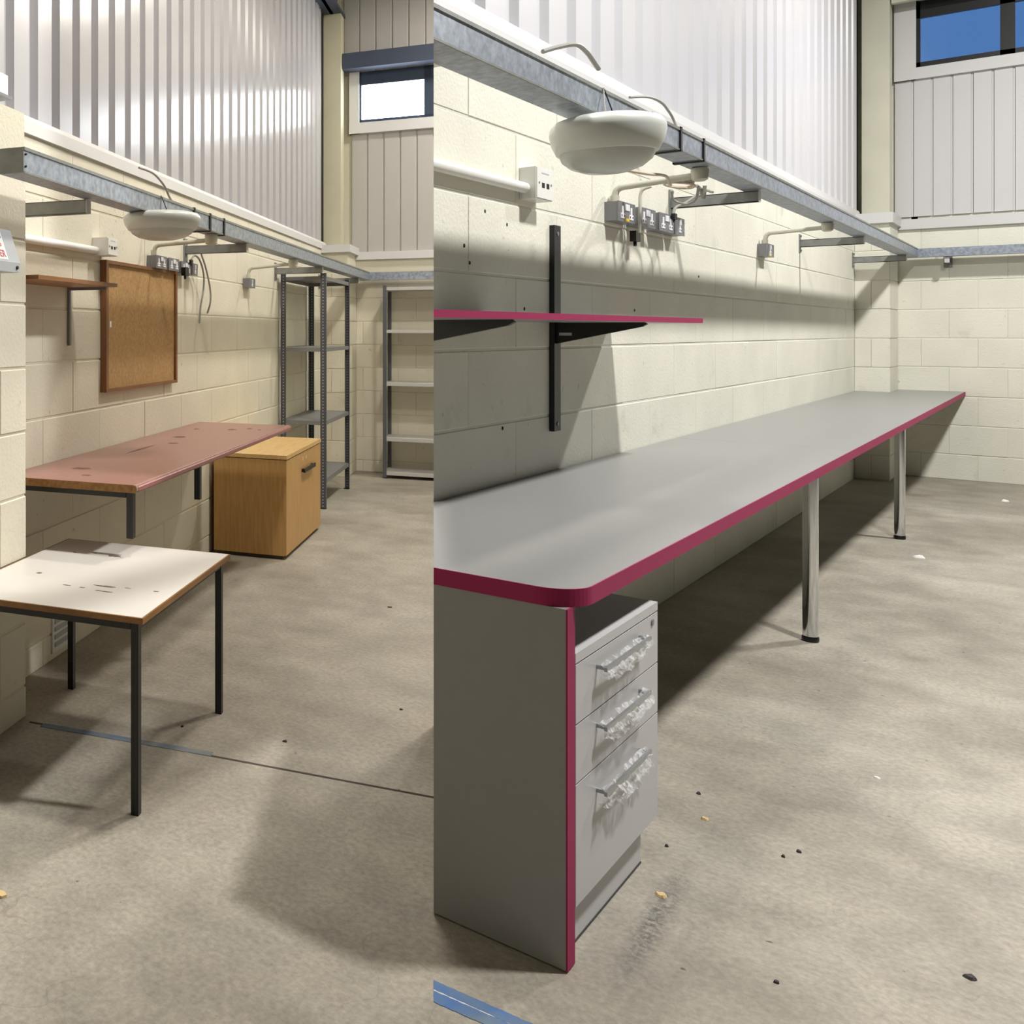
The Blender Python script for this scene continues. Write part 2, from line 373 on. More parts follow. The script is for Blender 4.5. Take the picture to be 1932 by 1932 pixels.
# end wall
g = G().box(-1.6, 9.0, BBACK+.004, BBACK+.06, 0, 2.52); g.box(-1.7, -1.15, BBACK+.05, BBACK+.12, 2.5, ROOF); g.box(-1.2, 9.0, BBACK+.05, BBACK+.12, 2.5, 4.06); g.box(-1.2, 9.0, BBACK+.05, BBACK+.12, 4.75, ROOF); g.box(1.7, 9.0, BBACK+.05, BBACK+.12, 4.0, 4.8)
wall_bb = struct(RB, 'wall_back_right', g, 'mortar_paint')
blocks(wall_bb, 'x', BBACK, -1.31, .75, JB, .42, -1.12, 'block_paint')
panels(wall_bb, BBACK+.03, -1.33, .75, .148, 2.60, 4.0, 'cladding_flat')
g = G().box(.75, 4.6, BBACK+.02, BBACK+.05, 2.52, 4.05); struct(RB, 'trim_3', g, 'cladding_flat')
# block pier in the corner, with its steel column above
g = G().box(BW-.02, -1.304, 12.156, BBACK+.02, 0, 2.5); pier_b = struct(RB, 'pier_1', g, 'mortar_paint', 'cream block pier in the corner of the right bay')
blocks(pier_b, 'x', 12.15, -1.57, -1.30, JB, .42, -1.57+.13, 'block_paint')
for k in range(9):
    part(pier_b, 'block', G().box(-1.32, -1.298, 12.158, BBACK-.006, JB[k]+.006, JB[k+1]-.006), 'block_paint', bevel=.004)
g = G().box(BW-.04, -1.27, 12.11, BBACK, 2.50, 2.60); g.box(-1.30, 4.6, BBACK-.035, BBACK+.03, 2.47, 2.57); struct(RB, 'trim_4', g, 'white_trim', bevel=.006)
g = G().box(-1.56, -1.34, 12.52, 12.70, 2.6, ROOF); struct(RB, 'pier_2', g, 'column_paint', 'cream painted steel column above the block pier', bevel=.006)
# right bay window, blue dusk outside
wx0 = -1.16; g = G().box(wx0, 1.8, BBACK+.03, BBACK+.07, 4.08, 4.14); g.box(wx0, 1.8, BBACK+.03, BBACK+.07, 4.58, 4.75)
for a in (wx0, -.545, .08, .70, 1.32): g.box(a, a+(.03 if a == wx0 else .105), BBACK+.03, BBACK+.07, 4.08, 4.75)
win_b = struct(RB, 'window_1', g, 'frame_black', 'black framed high window showing blue dusk sky')
for a, b in ((-1.135, -.54), (-.445, .085), (.18, .705), (.80, 1.325)): part(win_b, 'pane', G().box(a, b, BBACK+.045, BBACK+.052, 4.13, 4.59), 'glass')
g = G().box(-1.33, wx0, BBACK+.0, BBACK+.05, 3.97, 4.80); g.box(-1.33, 1.8, BBACK-.005, BBACK+.05, 3.97, 4.085); struct(RB, 'trim_5', g, 'white_trim', bevel=.004)
g = G().box(-1.33, 4.6, 12.55, 12.62, 4.72, 4.90); struct(RB, 'trim_6', g, 'column_paint')

# --- left bay: long wall
g = G().box(AW-.06, AW-.003, -8.0, 10.5, 0, 2.28); g.box(AW-.10, AW-.055, -8.0, 10.6, 0, ROOF)
wall_a = struct(RA, 'wall_left', g, 'mortar_paint_left', 'long cream block wall of the left bay')
blocks(wall_a, 'y', AW, 3.2, 9.9, JA, .61, 3.77-.61*2, 'block_paint_left')
sheets(wall_a, AW-.045, 2.4, 10.02, .2135, 4, 2.33, ROOF, 'cladding_left')
g = G().prism([(AW-.05,-3,2.275),(AW+.014,-3,2.275),(AW+.014,-3,2.33),(AW-.004,-3,2.355),(AW-.05,-3,2.355)], (0,13.1,0)); struct(RA, 'trim_7', g, 'white_trim')
g = G().box(AW-.05, AW-.03, 10.02, 10.14, 2.3, ROOF); struct(RA, 'trim_8', g, 'gap_black')
# near pier (left picture edge)
g = G().box(AW-.02, -1.744, -3.2, 3.254, 0, 2.27); pier_a = struct(RA, 'pier_3', g, 'mortar_paint_left', 'cream block pier at the near end of the left wall')
blocks(pier_a, 'y', -1.74, 1.4, 3.26, JA[:-1], .61, 3.26-.61*.82, 'block_paint_left')
for k in range(9):
    part(pier_a, 'block', G().box(AW+.001, -1.752, 3.22, 3.262, JA[k]+.006, JA[k+1]-.006), 'block_paint_left', bevel=.004)
# left end wall
g = G().box(-1.95, 2.12, ABACK+.004, ABACK+.06, 0, 2.25); g.box(-2.0, -1.62, ABACK+.05, ABACK+.12, 2.2, ROOF); g.box(-1.7, 2.12, ABACK+.05, ABACK+.12, 2.2, 3.66); g.box(-1.7, 2.12, ABACK+.05, ABACK+.12, 4.05, ROOF)
wall_ab = struct(RA, 'wall_back_left', g, 'mortar_paint_left')
blocks(wall_ab, 'x', ABACK, -1.67, .5, JA[:-1], .35, -1.6, 'block_paint_left')
panels(wall_ab, ABACK+.03, -1.72, .5, .163, 2.24, 3.52, 'cladding_flat_left')
panels(wall_ab, ABACK+.03, -1.80, .5, .163, 4.12, ROOF, 'cladding_flat_left')
g = G().box(AW, -1.674, 9.906, ABACK+.02, 0, 2.25); pier_a2 = struct(RA, 'pier_4', g, 'mortar_paint_left', 'cream block pier behind the tall grey rack')
blocks(pier_a2, 'x', 9.9, -1.93, -1.67, JA[:-1], .35, -1.93+.1, 'block_paint_left')
for k in range(9):
    part(pier_a2, 'block', G().box(-1.69, -1.668, 9.908, ABACK-.006, JA[k]+.006, JA[k+1]-.006), 'block_paint_left', bevel=.004)
g = G().box(AW-.02, -1.64, 9.86, ABACK, 2.235, 2.31); g.box(-1.67, 2.1, ABACK-.03, ABACK+.03, 2.19, 2.27); struct(RA, 'trim_9', g, 'white_trim', bevel=.006)
g = G().box(-1.96, -1.785, 10.16, 10.34, 2.3, 4.70); struct(RA, 'pier_5', g, 'column_paint_left', 'cream steel column in the corner of the left bay', bevel=.006)
g = G().box(-1.97, -1.775, 6.5, 10.36, 4.70, 4.73); g.box(-1.89, -1.855, 6.5, 10.36, 4.7, 5.0); g.box(-1.97, -1.775, 6.5, 10.36, 4.97, 5.0); struct(RA, 'trim_10', g, 'steel_blue', 'dark steel roof beam above the left corner')
g = G().box(-1.78, 2.1, 10.22, 10.36, 4.14, 4.30); struct(RA, 'trim_11', g, 'steel_blue', 'dark steel rail above the bright window', bevel=.008)
ax0 = -1.64; g = G().box(ax0, 1.35, ABACK+.02, ABACK+.06, 3.605, 3.645); g.box(ax0, 1.35, ABACK+.02, ABACK+.06, 4.005, 4.14)
for a in (ax0, -1.0, -.28, .42, 1.12): g.box(a, a+(.02 if a == ax0 else .11), ABACK+.02, ABACK+.06, 3.605, 4.14)
win_a = struct(RA, 'window_2', g, 'frame_dark', 'dark framed high window with bright white daylight')
for a, b in ((-1.625, -.995), (-.895, -.275), (-.175, .425), (.525, 1.125)): part(win_a, 'pane', G().box(a, b, ABACK+.035, ABACK+.045, 3.64, 4.01), 'daylight_pane')
g = G().box(-1.74, ax0, ABACK-.01, ABACK+.05, 3.50, 4.14); g.box(-1.74, 1.4, ABACK-.02, ABACK+.05, 3.50, 3.61); struct(RA, 'trim_12', g, 'white_trim', bevel=.004)

# ------------------------------------------------------------------ ceiling lamps (above the frame)
for (rm, x, y, LAMP_Z, pw), where in zip(LAMPS, ('over the grey worktop and magenta shelf', 'over the far end of the grey worktop', 'over the white table', 'over the oak cabinet', 'over the tall dark rack')):
    t = thing(rm, 'ceiling_lamp', 'round white high lamp hanging from the roof '+where, 'lamp', (x, y, LAMP_Z+.02), 'high lamps hanging from the roof')
    part(t, 'housing', G().lathe(x, y, [(.25, LAMP_Z+.03), (.26, LAMP_Z+.05), (.16, LAMP_Z+.2), (.05, LAMP_Z+.28)], 24), 'white_plastic', smooth=True)
    part(t, 'diffuser', G().cyl(x, y, LAMP_Z+.022, LAMP_Z+.032, .22, 24), 'lamp_glow')
    part(t, 'rod', G().cyl(x, y, LAMP_Z+.27, ROOF-.002, .012, 8), 'metal_grey')

# ------------------------------------------------------------------ RIGHT BAY
# workbench -------------------------------------------------------
ZT, ZB = .862, .822
FX, EY, RAD = -.79, 2.315, .095
t = thing(RB, 'workbench', 'long grey wall worktop with magenta edge on chrome legs', 'workbench', (-1.18, 7.5, 0))
def top_outline(off, y0, y1, first, last):
    pts = []
    if first:
        pts.append((BW+.004, y0-off)); cx, cy = FX-RAD, y0+RAD
        pts += [(cx+(RAD+off)*math.sin(a), cy-(RAD+off)*math.cos(a)) for a in [math.pi/2*k/10 for k in range(11)]]
    else: pts += [(BW+.004, y0), (FX+off, y0)]
    pts.append((FX+off, y1))
    if last: pts += [(-1.295, y1), (-1.295, 12.142), (BW+.004, 12.142)]
    else: pts.append((BW+.004, y1))
    return pts
for y0, y1, f, l in ((EY, 6.085, True, False), (6.087, 9.6, False, False), (9.602, BBACK-.004, False, True)):
    g = G().prism([(x, y, ZB) for x, y in top_outline(-.003, y0+(.003 if f else 0), y1, f, l)], (0,0,ZT-ZB)); part(t, 'worktop_panel', g, 'grey_laminate', clip=f)
g = G(); arc = [(FX-RAD+(RAD)*math.sin(a), EY+RAD-(RAD)*math.cos(a)) for a in [math.pi/2*k/12 for k in range(13)]]
outer = [(BW+.004, EY)]+arc+[(FX, BBACK-.004)]; arci = [(FX-RAD+(RAD-.003)*math.sin(a), EY+RAD-(RAD-.003)*math.cos(a)) for a in [math.pi/2*k/12 for k in range(13)]]
inner = [(BW+.004, EY+.003)]+arci+[(FX-.003, BBACK-.004)]
for i in range(len(outer)-1):
    q = [outer[i], outer[i+1], inner[i+1], inner[i]]
    g.prism([(x, y, ZB-.0005) for x, y in q], (0,0,ZT-ZB+.001))
part(t, 'edge_band', g, 'magenta_edge', 'magenta edge band', clip=True)
ep = part(t, 'end_panel', G().box(-1.5, -.817, 2.318, 2.362, .004, ZB-.001), 'grey_laminate', clip=True)
part(ep, 'edge_strip', G().box(-.817, -.813, 2.317, 2.363, .004, ZB-.001), 'magenta_edge', 'magenta edge strip')
for y in (5.62, 8.83):
    x = -.89
    lg = part(t, 'leg', G().cyl(x, y, .022, ZB-.008, .031, 28), 'chrome', smooth=True)
    part(lg, 'foot', G().lathe(x, y, [(.032, .0), (.034, .006), (.034, .02), (.031, .026)], 24), 'black_plastic', smooth=True)
    part(lg, 'top_flange', G().cyl(x, y, ZB-.01, ZB-.001, .05, 24), 'steel_handle')
part(t, 'wall_bracket', G().box(-1.0, -.86, 12.60, 12.70, ZB-.03, ZB-.001), 'black_steel')
# drawer pedestal --------------------------------------------------
PX, PY0, PY1 = -.832, 2.375, 2.995
t = thing(RB, 'drawer_pedestal', 'light grey three drawer pedestal under the grey worktop', 'drawers', (-1.05, 2.7, 0))
part(t, 'body', G().box(-1.33, PX, PY0+.004, PY1-.004, .12, .685), 'pedestal_white', clip=True)
part(t, 'plinth', G().box(-1.31, PX-.012, PY0+.008, PY1-.05, .004, .12), 'pedestal_white', clip=True)
part(t, 'kick_seal', G().box(-1.30, PX-.010, PY0+.01, PY1-.052, .0, .005), 'black_plastic', clip=True)
part(t, 'top', G().box(-1.335, PX+.016, PY0, PY1, .685, .708), 'pedestal_white', clip=True)
def film(seed, yc, zc, x, L=.30, h=.07):
    rnd = random.Random(seed); g = G(); n, m_ = 15, 6; vs = []
    for i in range(n):
        row = []; y = yc-L/2-.012+(L+.03)*i/(n-1); hh = h*(.62+.38*math.sin(math.pi*i/(n-1)))*(1+.12*rnd.uniform(-1,1))
        for j in range(m_):
            s = j/(m_-1); ang = s*math.pi*1.75
            px = x+.012+.021*math.sin(ang*.55)+rnd.uniform(-.007, .007)
            pz = zc+.010-hh*s if s < .85 else zc+.010-hh*.85+.012*(s-.85)/.15
            row.append(g.bm.verts.new((px, y+rnd.uniform(-.004,.004), pz+rnd.uniform(-.004,.004))))
        vs.append(row)
    for i in range(n-1):
        for j in range(m_-1): g.bm.faces.new((vs[i][j], vs[i+1][j], vs[i+1][j+1], vs[i][j+1]))
    return g
for k, (z0, z1, hz) in enumerate(((.545, .681, .646), (.408, .541, .505), (.124, .404, .350))):
    d = part(t, 'drawer', G().box(PX, PX+.016, PY0+.001, PY1-.001, z0, z1), 'pedestal_white', bevel=.0015)
    ya, yb, xh = 2.515, 2.835, PX+.016
    g = G().tube([(xh, ya, hz), (xh+.024, ya, hz)], .006, 8); g.tube([(xh, yb, hz), (xh+.024, yb, hz)], .006, 8)
    g.box(xh+.020, xh+.027, ya-.012, yb+.012, hz-.005, hz+.005); part(d, 'handle', g, 'steel_handle')
    part(d, 'plastic_film', film(k+3, (ya+yb)/2, hz, xh, .32, .066+.010*k), 'film', 'clear crinkled plastic film round the handle')
    if k == 0: part(d, 'lock', G().tube([(xh, 2.945, .662), (xh+.003, 2.945, .662)], .009, 12), 'metal_grey')
# wall shelf ---------------------------------------------------------
t = thing(RB, 'wall_shelf', 'grey wall shelf with magenta front edge on black brackets', 'shelf', (-1.38, 4.2, 1.02))
SX = -1.185
part(t, 'board', G().box(BW+.002, SX-.003, 1.8, 5.012, 1.487, 1.507), 'grey_laminate', clip=True)
part(t, 'edge_band', G().box(SX-.003, SX, 1.8, 5.012, 1.4865, 1.5075), 'magenta_edge', 'magenta edge band', clip=True)
part(t, 'end_band', G().box(BW+.002, SX, 5.012, 5.015, 1.4865, 1.5075), 'magenta_edge')
part(t, 'wall_rail', G().box(BW+.001, BW+.022, 4.262, 4.332, 1.03, 1.895), 'black_steel', bevel=.002)
for zz in (1.86, 1.06): part(t, 'screw', G().tube([(BW+.022, 4.297, zz), (BW+.025, 4.297, zz)], .009, 8), 'metal_grey')
for yb, cl in ((4.29, False), (3.0, True)):
    poly = [(BW+.022 if not cl else BW, yb-.011, 1.486), (-1.215, yb-.011, 1.486), (-1.205, yb-.011, 1.478), (-1.222, yb-.011, 1.468), (BW+.022 if not cl else BW, yb-.011, 1.398)]
    ar = part(t, 'bracket_arm', G().prism(poly, (0,.022,0)), 'black_steel', clip=cl)
    if not cl: part(ar, 'sticker', G().box(-1.535, -1.485, yb-.013, yb-.0112, 1.432, 1.444), 'box_grey', 'small pale maker sticker')

# steel beams and their brackets, shared by both bays ---------------
def beam(rm, name, label, x0, x1, y0, y1, z0, z1, ties, clip, cap=False):
    t = thing(rm, name, label, 'beam', ((x0+x1)/2, (y0+y1)/2, z0), 'galvanised beams')
    part(t, 'channel', G().box(x0, x1, y0, y1, z0, z1), 'galvanised', clip=clip)
    along_y = (y1-y0) > (x1-x0)
    if along_y:
        part(t, 'top_lip', G().box(x1-.002, x1+.004, y0, y1, z1-.008, z1+.003), 'galvanised_dull', clip=clip)
        part(t, 'bottom_lip', G().box(x1-.002, x1+.003, y0, y1, z0-.003, z0+.003), 'galvanised_dull', clip=clip)
    if cap:
        part(t, 'end_cap', G().box(x0-.004, x1+.002, y0-.004, y0, z0-.002, z1+.002), 'galvanised_dull')
        for zz in (z0+.02, z1-.02): part(t, 'bolt', G().tube([(x1, y0+.012, zz), (x1+.006, y0+.012, zz)], .004, 6), 'black_steel')
    for y in ties:
        g = G(); w_ = .011
        for a in ((x1, x1+.007, z0-.006, z1+.006), (x0-.004, x1+.007, z1+.003, z1+.007), (x0-.004, x1+.007, z0-.008, z0-.003), (x0-.007, x0, z0-.006, z1+.006)): g.box(a[0], a[1], y-w_, y+w_, a[2], a[3])
        part(t, 'cable_tie', g, 'black_plastic', 'black strap round the beam')
    return t
def bracket(rm, label, wx, tip, y, zt, h=.055, group=None, drop=.10, d='y'):
    t = thing(rm, 'support_bracket', label, 'bracket', (wx if d == 'y' else y, y if d == 'y' else wx, zt-drop), group)
    if d == 'y':
        g = G().box(wx+.004, tip, y-.003, y+.003, zt-h, zt); g.box(wx+.004, tip, y-.003, y+.032, zt-.004, zt); g.box(wx+.004, tip, y-.003, y+.032, zt-h, zt-h+.004)
        g2 = G().box(wx+.001, wx+.006, y-.02, y+.045, zt-drop, zt+.045)
        g3 = G().box(tip, tip+.004, y-.003, y+.036, zt-h, zt)
        bolts = [(wx+.006, y+.014, zt+.03), (wx+.006, y+.014, zt-drop+.015)]
        bg_ = [G().tube([b, (b[0]+.009, b[1], b[2])], .008, 6) for b in bolts]
    else:
        g = G().box(y-.003, y+.003, tip, wx-.004, zt-h, zt); g.box(y-.003, y+.032, tip, wx-.004, zt-.004, zt); g.box(y-.003, y+.032, tip, wx-.004, zt-h, zt-h+.004)
        g2 = G().box(y-.02, y+.045, wx-.006, wx-.001, zt-drop, zt+.045)
        g3 = G().box(y-.003, y+.036, tip-.004, tip, zt-h, zt)
        bolts = [(y+.014, wx-.006, zt-drop+.015)]
        bg_ = [G().tube([b, (b[0], b[1]-.009, b[2])], .008, 6) for b in bolts]
    part(t, 'arm', g, 'galvanised_dull'); part(t, 'wall_plate', g2, 'galvanised_dull'); part(t, 'lit_end_plate', g3, 'rack_light')  # end plate paler than the arm: light on its face is painted in
    for q in bg_: part(t, 'bolt', q, 'metal_grey')
BZ0, BZ1, BX0, BX1 = 2.178, 2.262, -1.235, -1.13
beam(RB, 'galvanised_beam', 'speckled galvanised steel beam running above the magenta edged shelf', BX0, BX1, 1.5, BBACK-.2, BZ0, BZ1, (4.07, 4.44, 4.78), True)
beam(RB, 'galvanised_beam', 'galvanised beam across the end wall of the right bay', BX0, 3.5, BBACK-.198, BBACK-.10, BZ0, BZ1, (), False)
gb = 'brackets holding the right beam'
bracket(RB, 'galvanised arm right of the oval lamp above the four wall sockets', BW, -1.165, 5.98, BZ0-.004, .058, gb)
bracket(RB, 'galvanised arm beside the single socket on the right wall', BW, -1.165, 9.45, BZ0-.004, .058, gb)
bracket(RB, 'galvanised arm nearest the end corner of the right wall', BW, -1.165, 12.02, BZ0-.004, .058, gb)
bracket(RB, 'short galvanised arm on the end wall of the right bay', BBACK, BBACK-.17, -.93, BZ0-.004, .058, gb, d='x')
AZ0, AZ1, AX0, AX1 = 1.972, 2.052, -1.615, -1.52
beam(RA, 'galvanised_beam', 'bluish galvanised beam above the cork board with a capped end', AX0, AX1, 2.83, ABACK-.12, AZ0, AZ1, (4.60, 4.86, 5.11), False, True)
beam(RA, 'galvanised_beam', 'galvanised beam across the left end wall above the pale rack', AX0, 2.0, ABACK-.118, ABACK-.04, AZ0, AZ1, (), False)
ga = 'brackets holding the left beam'
bracket(RA, 'dark galvanised arm above the white conduit at the far left', AW, -1.60, 3.50, AZ0-.003, .055, ga, .08)
bracket(RA, 'galvanised arm behind the left oval lamp beside hanging cables', AW, -1.545, 5.66, AZ0-.003, .05, ga, .14)
bracket(RA, 'galvanised arm above the tall dark rack', AW, -1.545, 7.95, AZ0-.003, .05, ga)
bracket(RA, 'small galvanised arm in the far corner of the left bay', AW, -1.545, 9.75, AZ0-.003, .05, ga)

# oval lamps hung under the beams -------------------------------------
def oval_lamp(rm, label, x, y, z, R, hb, ztop, bx):
    t = thing(rm, 'hanging_lamp', label, 'lamp', (x, y, z-hb), 'oval lamps hung from the beams')
    part(t, 'body', G().lathe(x, y, [(R*.50, z+hb*.58), (R*.78, z+hb*.56), (R*.92, z+hb*.48), (R*.99, z+hb*.32), (R*1.0, z+hb*.14), (R*.96, z-hb*.14), (R*.87, z-hb*.44), (R*.84, z-hb*.47)], 48), 'lamp_body', smooth=True)
    part(t, 'lens', G().lathe(x, y, [(R*.83, z-hb*.46), (R*.77, z-hb*.66), (R*.62, z-hb*.86), (R*.38, z-hb*1.0), (0, z-hb*1.06)], 48), 'lamp_lens', smooth=True)
    for dy, yy in ((-R*.25, 0), (R*.35, 0)):
        part(t, 'hanging_wire', G().tube([(x+.01, y+dy, z+hb*.58), (bx+.006, y+.03, ztop)], .0022, 6), 'black_plastic')
oval_lamp(RB, 'white oval lamp hanging from the beam over the grey worktop', -1.105, 3.50, 2.09, .174, .112, BZ1+.004, BX1)
oval_lamp(RA, 'white oval lamp hanging from the beam above the cork board', -1.50, 4.09, 1.932, .172, .075, AZ1+.004, AX1)

# conduits, outlets, sockets --------------------------------------------
def data_outlet(rm, label, wx, y0, y1, z0, z1, d):
    t = thing(rm, 'data_outlet', label, 'outlet', (wx, (y0+y1)/2, z0), 'white data outlets')
    part(t, 'box', G().box(wx+.001, wx+d, y0, y1, z0, z1), 'white_plastic', bevel=.004)
    fx = wx+d; w_ = y1-y0; h = z1-z0
    part(t, 'faceplate', G().box(fx, fx+.004, y0+.003, y1-.003, z0+.003, z1-.003), 'white_plastic', bevel=.0015)
    for a in (.30, .58): part(t, 'port', G().box(fx+.004, fx+.005, y0+w_*a, y0+w_*(a+.16), z0+h*.36, z0+h*.52), 'hole_dark')
    for a in (.14, .86): part(t, 'screw', G().tube([(fx+.004, y0+w_*a, z0+h*.5), (fx+.0055, y0+w_*a, z0+h*.5)], .005, 8), 'metal_grey')
    part(t, 'printed_line', G().box(fx+.004, fx+.0045, y0+w_*.28, y0+w_*.72, z0+h*.80, z0+h*.84), 'box_grey')
data_outlet(RB, 'white surface data outlet at the end of the right conduit', BW, 3.95, 4.12, 1.975, 2.10, .065)
data_outlet(RA, 'white surface data outlet above the cork board corner', AW, 4.29, 4.41, 1.815, 1.90, .08)
single(RB, 'conduit', G().tube([(BW+.022, 2.6, 2.018), (BW+.022, 3.955, 2.018)], .021, 16), 'white_plastic', 'white round conduit running into the right data outlet', 'conduit', 'white wall conduits', clip=True, smooth=True)
single(RA, 'conduit', G().tube([(AW+.022, 3.27, 1.832), (AW+.022, 4.295, 1.838)], .018, 16), 'white_plastic', 'white round conduit above the brown shelf', 'conduit', 'white wall conduits', smooth=True)
def socket(rm, label, wx, y0, y1, z0, z1, d, gangs=2, sticker=False, group=None):
    t = thing(rm, 'wall_socket', label, 'socket', (wx, (y0+y1)/2, z0), group)
    part(t, 'back_box', G().box(wx+.001, wx+d-.004, y0+.002, y1-.002, z0+.002, z1-.002), 'metal_grey', bevel=.003)
    part(t, 'faceplate', G().box(wx+d-.004, wx+d, y0, y1, z0, z1), 'metal_grey', bevel=.0015)
    fx = wx+d; W = y1-y0; h = z1-z0
    cs = (.25, .75) if gangs == 2 else (.5,)
    for c in cs:
        yc = y0+W*c; g = G().box(fx, fx+.0025, yc-W*.04, yc+W*.04, z0+h*.42, z0+h*.78); g.box(fx, fx+.0025, yc-W*.11, yc+W*.11, z0+h*.16, z0+h*.42)
        o = part(t, 'outlet', g, 'socket_white')
        for s in (-.07, .07): part(o, 'pin_hole', G().box(fx+.0025, fx+.003, yc+W*s-W*.02, yc+W*s+W*.02, z0+h*.24, z0+h*.34), 'hole_dark')
    g = G()
    for s in ((-.06, .06) if gangs == 2 else (.0,)): part(t, 'switch', G().box(fx, fx+.005, y0+W*(.5+s)-W*.045, y0+W*(.5+s)+W*.045, z0+h*.58, z0+h*.9), 'socket_white', bevel=.001)
    if sticker: part(t, 'sticker', G().box(fx, fx+.001, y0+W*.36, y0+W*.64, z0+h*.05, z0+h*.20), 'yellow_sticker', 'yellow warning sticker')
    for s in (.06, .94): part(t, 'screw', G().tube([(fx, y0+W*s, z0+h*.5), (fx+.001, y0+W*s, z0+h*.5)], .004, 6), 'steel_handle')
sb = 'row of four metal sockets on the right wall'
socket(RB, 'grey metal double socket with yellow sticker, first of four', BW, 4.935, 5.18, 1.965, 2.058, .062, 2, True, sb)
socket(RB, 'grey metal double socket with black plug hanging below it', BW, 5.25, 5.50, 1.965, 2.058, .062, 2, False, sb)
socket(RB, 'grey metal double socket with a black plug pushed in, third of four', BW, 5.565, 5.82, 1.965, 2.058, .062, 2, False, sb)
socket(RB, 'small grey metal socket at the far end of four', BW, 5.86, 6.03, 1.965, 2.058, .058, 1, False, sb)
socket(RB, 'single grey metal socket with yellow sticker under bent pipe', BW, 8.02, 8.25, 1.967, 2.055, .055, 1, True)
sa = 'row of four metal sockets on the left wall'
socket(RA, 'grey metal socket nearest the cork board, first of the left row', AW, 5.02, 5.195, 1.797, 1.868, .055, 2, False, sa)
socket(RA, 'second grey metal socket above the cork board corner', AW, 5.23, 5.405, 1.797, 1.868, .055, 2, False, sa)
socket(RA, 'grey metal socket with big black plug on the left wall', AW, 5.445, 5.615, 1.79, 1.862, .055, 2, False, sa)
socket(RA, 'last small grey metal socket beside the hanging cables', AW, 5.655, 5.75, 1.79, 1.862, .055, 1, False, sa)
socket(RA, 'single grey metal socket with bent pipe left of the dark rack', AW, 6.97, 7.14, 1.768, 1.838, .05, 1)
def bent_pipe(rm, label, wx, y, zs, zr, xe, ze, r):
    t = thing(rm, 'bent_conduit', label, 'conduit', (wx, y, zs), 'bent cream pipes from sockets to beams')
    x = wx+.03
    part(t, 'pipe', G().tube([(x, y, zs-.002), (x, y, zr-.05), (x+.004, y, zr-.03), (x+.012, y, zr-.012), (x+.03, y, zr-.002), (x+.05, y, zr), (xe, y, ze)], r, 14), 'pipe_cream', smooth=True)
    part(t, 'coupling', G().cyl(x, y, zs, zs+.028, r*1.35, 14), 'pipe_cream', smooth=True)
    part(t, 'end_box', G().lathe(xe, y, [(.02, ze-.028), (.032, ze-.02), (.036, ze+.02), (.03, ze+.03)], 16), 'pipe_cream', smooth=True)
bent_pipe(RB, 'thick cream pipe bending from the stickered socket up to the beam', BW, 4.985, 2.058, 2.125, -1.19, 2.145, .015)
bent_pipe(RB, 'thin cream pipe bending from the single right socket to the beam', BW, 8.10, 2.055, 2.13, -1.19, 2.145, .014)
bent_pipe(RA, 'cream pipe from the first left socket behind the oval lamp', AW, 5.05, 1.868, 1.925, -1.57, 1.94, .012)
bent_pipe(RA, 'cream pipe from the lone left socket up to the beam', AW, 7.02, 1.838, 1.915, -1.57, 1.935, .012)
# plugs and cables
def plug(rm, label, x, y, z, s):
    t = thing(rm, 'power_plug', label, 'plug', (x, y, z-s), 'black power plugs')
    part(t, 'body', G().box(x, x+s*1.1, y-s*1.3, y+s*1.3, z-s, z+s), 'black_plastic', bevel=s*.35, seg=2, smooth=True)
    part(t, 'strain_relief', G().tube([(x+s*.5, y, z-s*.9), (x+s*.6, y-.004, z-s*1.8)], s*.3, 8), 'black_plastic')
plug(RB, 'black plug with strap hanging under the second right socket', BW+.03, 5.24, 1.912, .026)
plug(RB, 'black plug in the top of the third right socket', BW+.064, 5.78, 2.05, .016)
plug(RA, 'big black plug in the third left socket', AW+.056, 5.47, 1.80, .024)
plug(RA, 'small black plug at the end of the looping left cable', AW+.056, 5.60, 1.866, .013)
cg = 'loose cables on the beams and walls'
single(RB, 'cable', G().tube([(BW+.05,4.06,2.575),(BW+.08,4.13,2.60),(BW+.12,4.22,2.622),(BW+.13,4.31,2.61),(BW+.13,4.40,2.585),(BW+.13,4.46,2.565)], .010, 8), 'cable_grey', 'grey cable loop on the ledge above the right oval lamp', 'cable', cg, smooth=True)
single(RB, 'cable', G().tube([(BW+.12,4.90,2.52),(BW+.16,5.02,2.535),(BW+.18,5.14,2.53),(BW+.18,5.26,2.51),(BW+.18,5.37,2.47),(BW+.25,5.3,2.30),(-1.2,4.9,2.268)], .006, 8), 'cable_grey', 'thin grey cable arching above the black straps on the right beam', 'cable', cg, smooth=True)
coil = []
for k in range(40):
    a = k/40*2*math.pi*4; coil.append((-1.33+.05*math.cos(a)+.004*math.sin(k), 5.22+.14*math.sin(a), 2.135+.010*math.sin(a*.37)+.0006*k))
single(RB, 'cable_coil', G().tube(coil, .006, 6), 'cable_cream', 'coiled cream cable resting on the pipe under the right beam', 'cable', cg, smooth=True)
single(RB, 'cable', G().tube([(-1.16,3.80,2.03),(-1.18,4.2,2.06),(-1.25,4.70,2.115),(-1.30,4.95,2.112),(-1.33,5.08,2.125)], .006, 8), 'cable_cream', 'cream cable running from the right oval lamp to the coil', 'cable', cg, smooth=True)
single(RB, 'cable', G().tube([(-1.30,5.42,2.15),(-1.33,5.5,2.10),(-1.38,5.55,2.085),(-1.42,5.48,2.10),(-1.40,5.36,2.135)], .006, 8), 'cable_grey', 'grey cable drooping below the cream coil', 'cable', cg, smooth=True)
